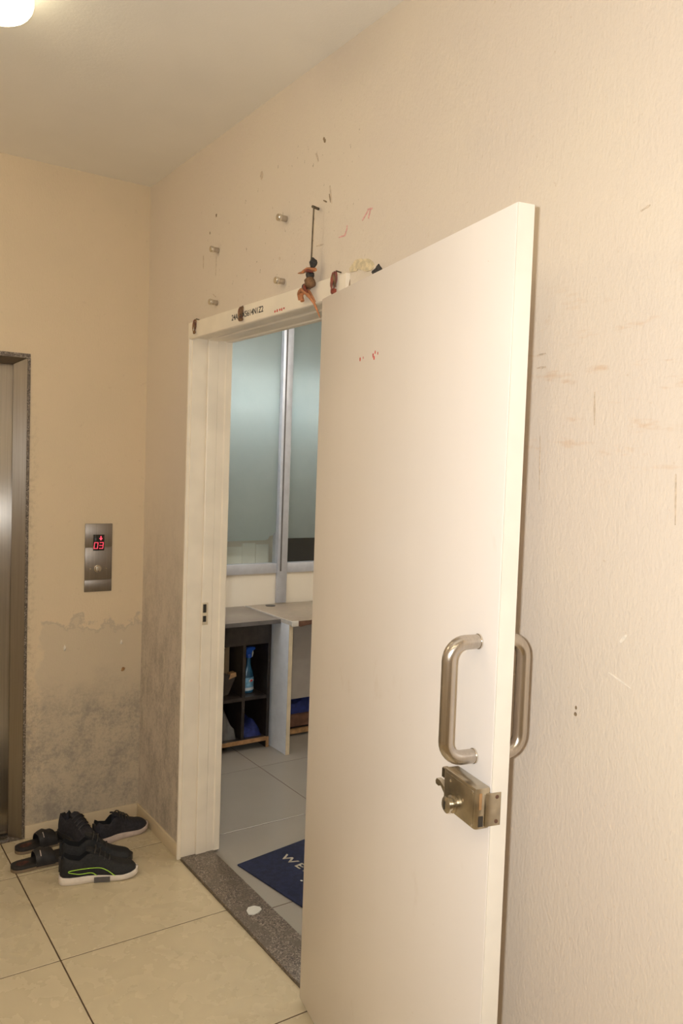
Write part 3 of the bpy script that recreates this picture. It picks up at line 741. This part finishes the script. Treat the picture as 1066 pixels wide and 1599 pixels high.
b = nb(); tube(b, [(.026, 0, .240), (.030, 0, .222), (.024, 0, .200)], [.005, .005, .004], 8); obj('trigger', b, M_PAPER, sb)
# brush and cloths in the cabinet
hb = thing('hand_brush', 'dark brown hand brush leaning in the cabinet beside the spray bottle', 'brush', (.675, .56, .3016), (0, 0, 0))
b = nb(); prism(b, [(-.07, .0), (.03, .02), (.07, .11), (.05, .125), (-.02, .14), (-.07, .10)], lambda x, z: Vector((x, -.02, z)), lambda x, z: Vector((x, .02, z))); obj('bristle_block', b, M_WOOD, hb, smooth=0)
b = nb(); prism(b, [(.03, .105), (.075, .118), (.072, .140), (.040, .135)], lambda x, z: Vector((x, -.024, z)), lambda x, z: Vector((x, .018, z))); obj('handle_stub', b, M_TIM, hb, smooth=0)
b = nb(); tube(b, [(.0, 0, .13), (-.012, 0, .19), (.010, 0, .275)], .004, 8); obj('handle', b, M_TIMD, hb)
b = nb(); box(b, .625, .755, .64, .80, .3016, .575, .002)
tag(obj('card_carton', b, M_WEDGE), 'cream card carton standing behind the brush in the cabinet', 'carton')
def cloth(name, label, cat, loc, s, mat, seed):
    rnd = random.Random(seed); b = nb(); n = 14; m_ = 10; V = []
    ph = [rnd.random()*6 for _ in range(4)]
    for i in range(n+1):
        row = []
        for j in range(m_+1):
            u, v = i/n, j/m_; e_ = (math.sin(PI*u)*math.sin(PI*v))**.35
            z = s[2]*e_*(.75+.2*math.sin(u*9+ph[0])+.12*math.sin(v*11+ph[1]+u*4))
            row.append(b.verts.new(((u-.5)*s[0], (v-.5)*s[1], max(0, z))))
        V.append(row)
    for i in range(n):
        for j in range(m_): b.faces.new((V[i][j], V[i+1][j], V[i+1][j+1], V[i][j+1]))
    rim = [V[i][0] for i in range(n+1)]+[V[n][j] for j in range(1, m_+1)]+[V[i][m_] for i in range(n-1, -1, -1)]+[V[0][j] for j in range(m_-1, 0, -1)]
    b.faces.new(rim[::-1])
    return tag(obj(name, b, mat, None, loc, smooth=60), label, cat)
cloth('folded_cloth', 'dark blue cloth bundle on the bottom board of the shelf cabinet', 'cloth', (.862, .66, .0636), (.115, .26, .10), M_BLUEC, 3)
cloth('plastic_bag', 'grey plastic bag slumped in the bottom of the cabinet', 'bag', (.70, .66, .0636), (.13, .25, .19), M_GREYP, 5)

# right desk with white end panel
dk = thing('desk', 'tan topped desk with white end panel beside the shelf cabinet', 'desk', (0, 0, 0))
b = nb(); box(b, .962, 2.3, .315, YP-.022, .728, .7505, .002); obj('top', b, M_TOPR, dk)
b = nb(); box(b, .961, .967, .3145, YP-.022, .7285, .7515); obj('edge_strip', b, M_EDGEW, dk, label='worn pale edge strip')
b = nb(); box(b, .962, 1.005, .306, .3148, .722, .7515, .001); obj('corner_edging', b, M_EDGEW, dk)
b = nb()
ol = [(1.005, .750), (2.3, .750), (2.3, .722)] + [(2.3-k*.04, .722+.006*math.sin(k*1.3)) for k in range(1, 33)] + [(1.005, .724)]
prism(b, ol, lambda x, z: Vector((x, .309, z)), lambda x, z: Vector((x, .3148, z))); obj('front_edging', b, M_TIMD, dk, smooth=0, label='chipped brown front edging')
b = nb(); box(b, .962, .985, .333, YP-.03, .0, .728); ep_ = obj('end_panel', b, M_WPAN, dk)
b = nb(); box(b, .9618, .9852, .331, .3332, .0005, .7275); obj('panel_edge', b, M_WEDGE, ep_)
b = nb(); box(b, 1.10, 2.28, .60, .618, .22, .690); obj('modesty_panel', b, M_MOD, dk)
b = nb(); box(b, .985, 2.28, .56, .578, .690, .728); obj('rail', b, M_WPAN, dk)
b = nb(); box(b, .985, 2.28, .590, .612, .055, .125); obj('base_board', b, M_TIMD, dk)
b = nb(); box(b, .985, 2.28, .588, .606, .012, .040); obj('foot_rail', b, M_TIM, dk)
b = nb(); box(b, 2.28, 2.30, .333, YP-.03, 0, .728); obj('end_panel', b, M_WPAN, dk)
b = nb(); lathe(b, [(.030, 0), (.030, .003), (.024, .004), (0, .004)], 20, Matrix.Translation((1.10, .80, .7503))); obj('cable_grommet', b, M_DARK, dk)
b = nb(); box(b, 1.02, 1.45, .625, .84, .0, .055); box(b, 1.02, 1.45, .625, .84, .055, .06)
bx_ = tag(obj('plinth_box', b, M_WOOD), 'low dark box standing on the floor under the desk', 'box')
cloth('blue_bag', 'crumpled dark blue bag under the desk behind the white end panel', 'bag', (1.24, .73, .06), (.40, .20, .26), M_BLUEC, 8)

# welcome mat
mr = math.radians(9)
mt = thing('door_mat', 'navy blue welcome mat on the floor inside the doorway', 'mat', (.174, -.652, 0), (0, 0, mr))
b = nb(); box(b, 0, .40, -.74, 0, 0.0003, .007, .003); obj('pile', b, M_MAT, mt)
MF = Matrix(((0, 1, 0, 0), (-1, 0, 0, 0), (0, 0, 1, 0), (0, 0, 0, 1)))     # text x -> -y, text y -> +x
place_text('lettering', 'WELCOME', .056, mt, Matrix.Translation((.168, -.060, .0074)) @ MF, M_MATT, 1.30, .0006, .0006, 1.36)
for x, y in ((.115, -.262), (.21, -.50)):
    b = nb(); blob(b, (x, y, .0075), (.005, .006, .001), 2, .2, 1); obj('lint', b, M_PAPER, mt)

# ------------------------------------------------------------------ footwear by the corner
OUT = [(0, 0), (.012, .018), (.04, .0285), (.10, .0345), (.20, .035), (.34, .033), (.48, .036), (.62, .0435), (.74, .047), (.84, .0445), (.92, .036), (.965, .025), (.99, .012), (1, 0)]
def bend(t): return .010*math.sin(PI*max(0, t-.25)/.75) if t > .25 else 0
def spring(t): return .014*max(0, (t-.72)/.28)**2
def upper_pt(t, s, Ln, P):
    """s -1..1 across the section: outer side, rim, inside"""
    hw = lerp(OUT, t)*P['w']; top = lerp(P['top'], t); op = lerp(P['open'], t); z0 = .020+spring(t)
    a = abs(s); sg = 1 if s > 0 else -1
    if a >= .5:
        k = (1-a)/.5               # 0 at the sole, 1 at the rim
        rw = hw*(1-op)*.62+hw*op*.74
        y = hw*(1+.05*math.sin(PI*k))*(1-k)+rw*k + hw*.10*math.sin(PI*k)
        rimz = top*(1-op)*.86+top*op + z0*(1-op)*.14
        z = z0+(rimz-z0)*(k**(.85 if op > .5 else 1.0))
    else:
        k = (.5-a)/.5              # 0 at rim, 1 at centre
        rw = hw*(1-op)*.62+hw*op*.74
        yc = rw*math.cos(k*PI/2); zc = (top*.86+z0*.14)+(top-top*.86-z0*.14)*math.sin(k*PI/2)
        ki = min(1, k*1.6); yo = rw*(.86 if k > 0 else 1)*(1-max(0, (k-.5)/.5)*1.0) if k < 1 else 0
        zo = top+.002*math.sin(PI*min(1, k*3))-(top-.028)*max(0, min(1, (k-.18)/.5))
        y = yc*(1-op)+yo*op; z = zc*(1-op)+zo*op
    return Vector((t*Ln, sg*y+bend(t), z))
def make_shoe(label, loc, rz, Ln, upper_m, sole_m, insert=None, stripe=None, high=1.0, lace=True, rot=None, overlay=None, wk=1.0):
    e = thing('sneaker', label, 'shoe', loc, rot or (0, 0, rz), group='shoes left in the corner')
    P = {'w': .98*wk, 'top': [(0, .088*high), (.05, .098*high), (.12, .086*high), (.25, .078*high), (.36, .098*high), (.44, .104*high), (.52, .092*high), (.66, .072), (.80, .058), (.90, .054), (.96, .047), (1, .026)],
         'open': [(0, 0), (.02, .1), (.055, 1), (.36, 1), (.44, .15), (.47, 0), (1, 0)]}
    ts = [0, .008, .02, .035, .055, .08, .12, .16, .20, .25, .30, .35, .38, .41, .44, .47, .52, .58, .64, .70, .76, .82, .87, .91, .945, .97, .988, 1]
    ss = [-1, -.9, -.8, -.7, -.6, -.5, -.46, -.4, -.3, -.2, -.1, 0, .1, .2, .3, .4, .46, .5, .6, .7, .8, .9, 1]
    b = nb(); G = [[b.verts.new(upper_pt(t, s, Ln, P)) for s in ss] for t in ts]
    for i in range(len(ts)-1):
        for j in range(len(ss)-1):
            f = b.faces.new((G[i][j], G[i+1][j], G[i+1][j+1], G[i][j+1]))
            if .05 <= ts[i] < .38 and abs((ss[j]+ss[j+1])/2) < .45: f.material_index = 1
    bmesh.ops.remove_doubles(b, verts=b.verts, dist=.0002)
    obj('upper', b, [upper_m, M_SHL], e, smooth=60)
    # sole
    def outline(k, n=40):
        L_, R_ = [], []
        for i in range(n+1):
            t = .5-.5*math.cos(PI*i/n); hw = lerp(OUT, t)*P['w']
            L_.append((t, hw+k if 0 < i < n else 0)); R_.append((t, -(hw+k) if 0 < i < n else 0))
        return L_+R_[-2:0:-1]
    o0 = outline(.001)
    def sole_pt(t, y, z): return Vector((t*(Ln+.006)-.003, y+bend(t), z))
    b = nb(); rings = []
    for kk, zf in ((-.003, 0), (.002, .004), (.0045, .014), (.003, .024), (-.004, .026)):
        oo = outline(kk); hs = lambda t: 1.25 if t < .3 else (1.25-.35*min(1, (t-.3)/.5))
        rings.append([b.verts.new(sole_pt(t, y, (zf*hs(t)+spring(t)*(1 if zf > .003 else .8)))) for t, y in oo])
    n = len(rings[0])
    for A, B in zip(rings, rings[1:]):
        for k in range(n): b.faces.new((A[k], A[(k+1) % n], B[(k+1) % n], B[k]))
    b.faces.new(rings[0][::-1]); b.faces.new(rings[-1])
    so = obj('sole', b, sole_m, e, smooth=40)
    if insert:
        b = nb(); ol = []
        for t0 in (insert[0], insert[1]): pass
        n_ = 8; f_, g_ = [], []
        for i in range(n_+1):
            t = insert[0]+(insert[1]-insert[0])*i/n_; hw = lerp(OUT, t)*P['w']+.0062
            f_.append(b.verts.new(sole_pt(t, -hw, .0015+spring(t)))); g_.append(b.verts.new(sole_pt(t, -hw, .022+spring(t))))
        q_ = [b.verts.new(v.co+Vector((0, .006, 0))) for v in f_]; w_ = [b.verts.new(v.co+Vector((0, .006, 0))) for v in g_]
        for i in range(n_):
            b.faces.new((f_[i], f_[i+1], g_[i+1], g_[i])); b.faces.new((q_[i+1], q_[i], w_[i], w_[i+1])); b.faces.new((g_[i], g_[i+1], w_[i+1], w_[i])); b.faces.new((f_[i+1], f_[i], q_[i], q_[i+1]))
        b.faces.new((f_[0], g_[0], w_[0], q_[0])); b.faces.new((g_[-1], f_[-1], q_[-1], w_[-1]))
        obj('sole_insert', b, M_SOLG, so, smooth=40)
    # heel tab
    b = nb(); box(b, -.0035, .006, -.009, .009, .045, .090*high, .002); obj('heel_tab', b, M_SHP if overlay is None else overlay, e)
    # tongue
    b = nb(); V = []
    for i, t in enumerate((.33, .38, .44, .52, .60)):
        z = (.120*high, .114*high, .1085*high, .0955*high, .084)[i]; hw = (.017, .020, .020, .019, .016)[i]
        V.append([b.verts.new((t*Ln+(.002 if dz == 0 else 0), y*hw+bend(t), z-abs(y)*.007-dz)) for dz in (0, .006) for y in (-1, -.5, 0, .5, 1)])
    for A, B in zip(V, V[1:]):
        for j in range(4): b.faces.new((A[j], A[j+1], B[j+1], B[j])); b.faces.new((A[6+j-1], B[6+j-1], B[6+j], A[6+j]))
        b.faces.new((A[0], B[0], B[5], A[5])); b.faces.new((A[4], A[9], B[9], B[4]))
    b.faces.new(V[0][0:5]+V[0][9:4:-1]); b.faces.new(V[-1][4::-1]+V[-1][5:10])
    obj('tongue', b, upper_m, e, smooth=50)
    if lace:
        for k, t in enumerate((.44, .50, .56, .62)):
            b = nb(); z = (.113*high, .102*high, .094, .084)[k]
            tube(b, [(t*Ln, -.026+bend(t), z-.016), (t*Ln+.004, -.014+bend(t), z-.003), (t*Ln+.004, 0+bend(t), z+.001), (t*Ln+.004, .014+bend(t), z-.003), (t*Ln, .026+bend(t), z-.016)], .0028, 8); obj('lace', b, M_SHP, e, smooth=60)
    if stripe:
        for pl in stripe:
            b = nb(); Q = []
            for t, k in pl:
                p_ = upper_pt(t, -(1-.5*k), Ln, P); p_.y -= .0008; Q.append(p_)
            tube(b, smoothpts(Q, 6), .0016, 6); obj('stripe', b, M_NEON, e, smooth=60, label='neon green side stripe')
    return e
ST = [[(.12, .36), (.13, .44), (.30, .46), (.50, .48), (.60, .44), (.66, .28), (.70, .10), (.73, .02)], [(.12, .36), (.25, .28), (.40, .18), (.47, .10), (.50, .02)]]
ang = math.radians(-17)
# front black pair
make_shoe('black sneaker with white sole and neon green stripe, nearest in the shoe pile', (-.462, -.436, 0), ang, .285, M_SHB, M_SOLW, (.44, .64), ST, high=1.1)
make_shoe('plain black sneaker lying behind the green-striped one', (-.432, -.331, 0), ang, .272, M_SHB, M_SHP, overlay=M_SHB, high=1.15)
# navy-charcoal pair
make_shoe('charcoal sneaker with peach sole, toe towards the wall corner', (-.262, -.200, 0), math.radians(10), .245, M_SHG, M_SOLP, wk=.98)
make_shoe('charcoal sneaker with wide open collar perched on the black slippers', (-.356, -.085, .0250), 0, .235, M_SHG, M_SHP, rot=(0, 0, math.radians(-75)), lace=True, wk=.98)
def make_slide(label, loc, rz, Ln=.262):
    e = thing('slipper', label, 'slipper', loc, (0, 0, rz), group='black slippers in the corner')
    SO = [(0, 0), (.015, .017), (.05, .028), (.12, .034), (.25, .035), (.4, .036), (.55, .041), (.7, .0465), (.82, .046), (.91, .038), (.965, .024), (.99, .010), (1, 0)]
    def oo(k, n=32):
        L_, R_ = [], []
        for i in range(n+1):
            t = .5-.5*math.cos(PI*i/n); hw = lerp(SO, t)
            L_.append((t, hw+k if 0 < i < n else 0)); R_.append((t, -(hw+k) if 0 < i < n else 0))
        return L_+R_[-2:0:-1]
    def slab(levels, mat, name, par):
        b = nb(); rings = [[b.verts.new((t*Ln, y, z)) for t, y in oo(k)] for k, z in levels]; n = len(rings[0])
        for A, B in zip(rings, rings[1:]):
            for k in range(n): b.faces.new((A[k], A[(k+1) % n], B[(k+1) % n], B[k]))
        b.faces.new(rings[0][::-1]); b.faces.new(rings[-1]); return obj(name, b, mat, par, smooth=40)
    slab([(-.002, 0), (.001, .003), (.001, .013)], M_SLSOLE, 'sole', e)
    ins = slab([(.001, .013), (.0015, .017), (0, .022), (-.003, .0235)], M_SLIDE, 'footbed', e)
    b = nb(); blob(b, (.16*Ln, 0, .0236), (.025, .017, .0008), 4, .15, 2); obj('heel_print', b, M_SLPAT, ins)
    b = nb(); V = []; n = 16
    for t in (.33, .37, .43, .50, .56, .60):
        row = []
        hw = lerp(SO, t)+.0025; h = .070 if t < .5 else .060
        h -= .010*max(0, abs(t-.48)-.08)/.06
        for dk in (0, .004):
            for i in range(n+1):
                a = PI*i/n; row.append(b.verts.new((t*Ln, (hw-dk)*math.cos(a)*(1-.0*dk), .010+(h-.010-dk)*math.sin(a)**.7)))
        V.append(row)
    for A, B in zip(V, V[1:]):
        for i in range(n):
            b.faces.new((A[i], B[i], B[i+1], A[i+1])); q = n+1; b.faces.new((A[q+i], A[q+i+1], B[q+i+1], B[q+i]))
    for A in (V[0], V[-1]):
        for i in range(n): b.faces.new((A[i], A[i+1], A[n+2+i], A[n+1+i]))
    for i in (0, n):
        for A, B in zip(V, V[1:]): b.faces.new((A[i], B[i], B[n+1+i], A[n+1+i]))
    st = obj('strap', b, M_SLIDE, e, smooth=50)
    b = nb(); pts = [(.40*Ln, -math.cos(a)*(.0385), .0115+.0585*math.sin(a)**.7) for a in (.55, .8, 1.1)]
    tube(b, pts, .0015, 6); obj('strap_trim', b, M_SOLP, st, smooth=60)
    return e
make_slide('black slipper with bare heel end on the tile joint, nearer of the pair', (-.600, -.262, 0), math.radians(3))
make_slide('black slipper tucked against the wall skirting, farther of the pair', (-.553, -.118, 0), math.radians(9))
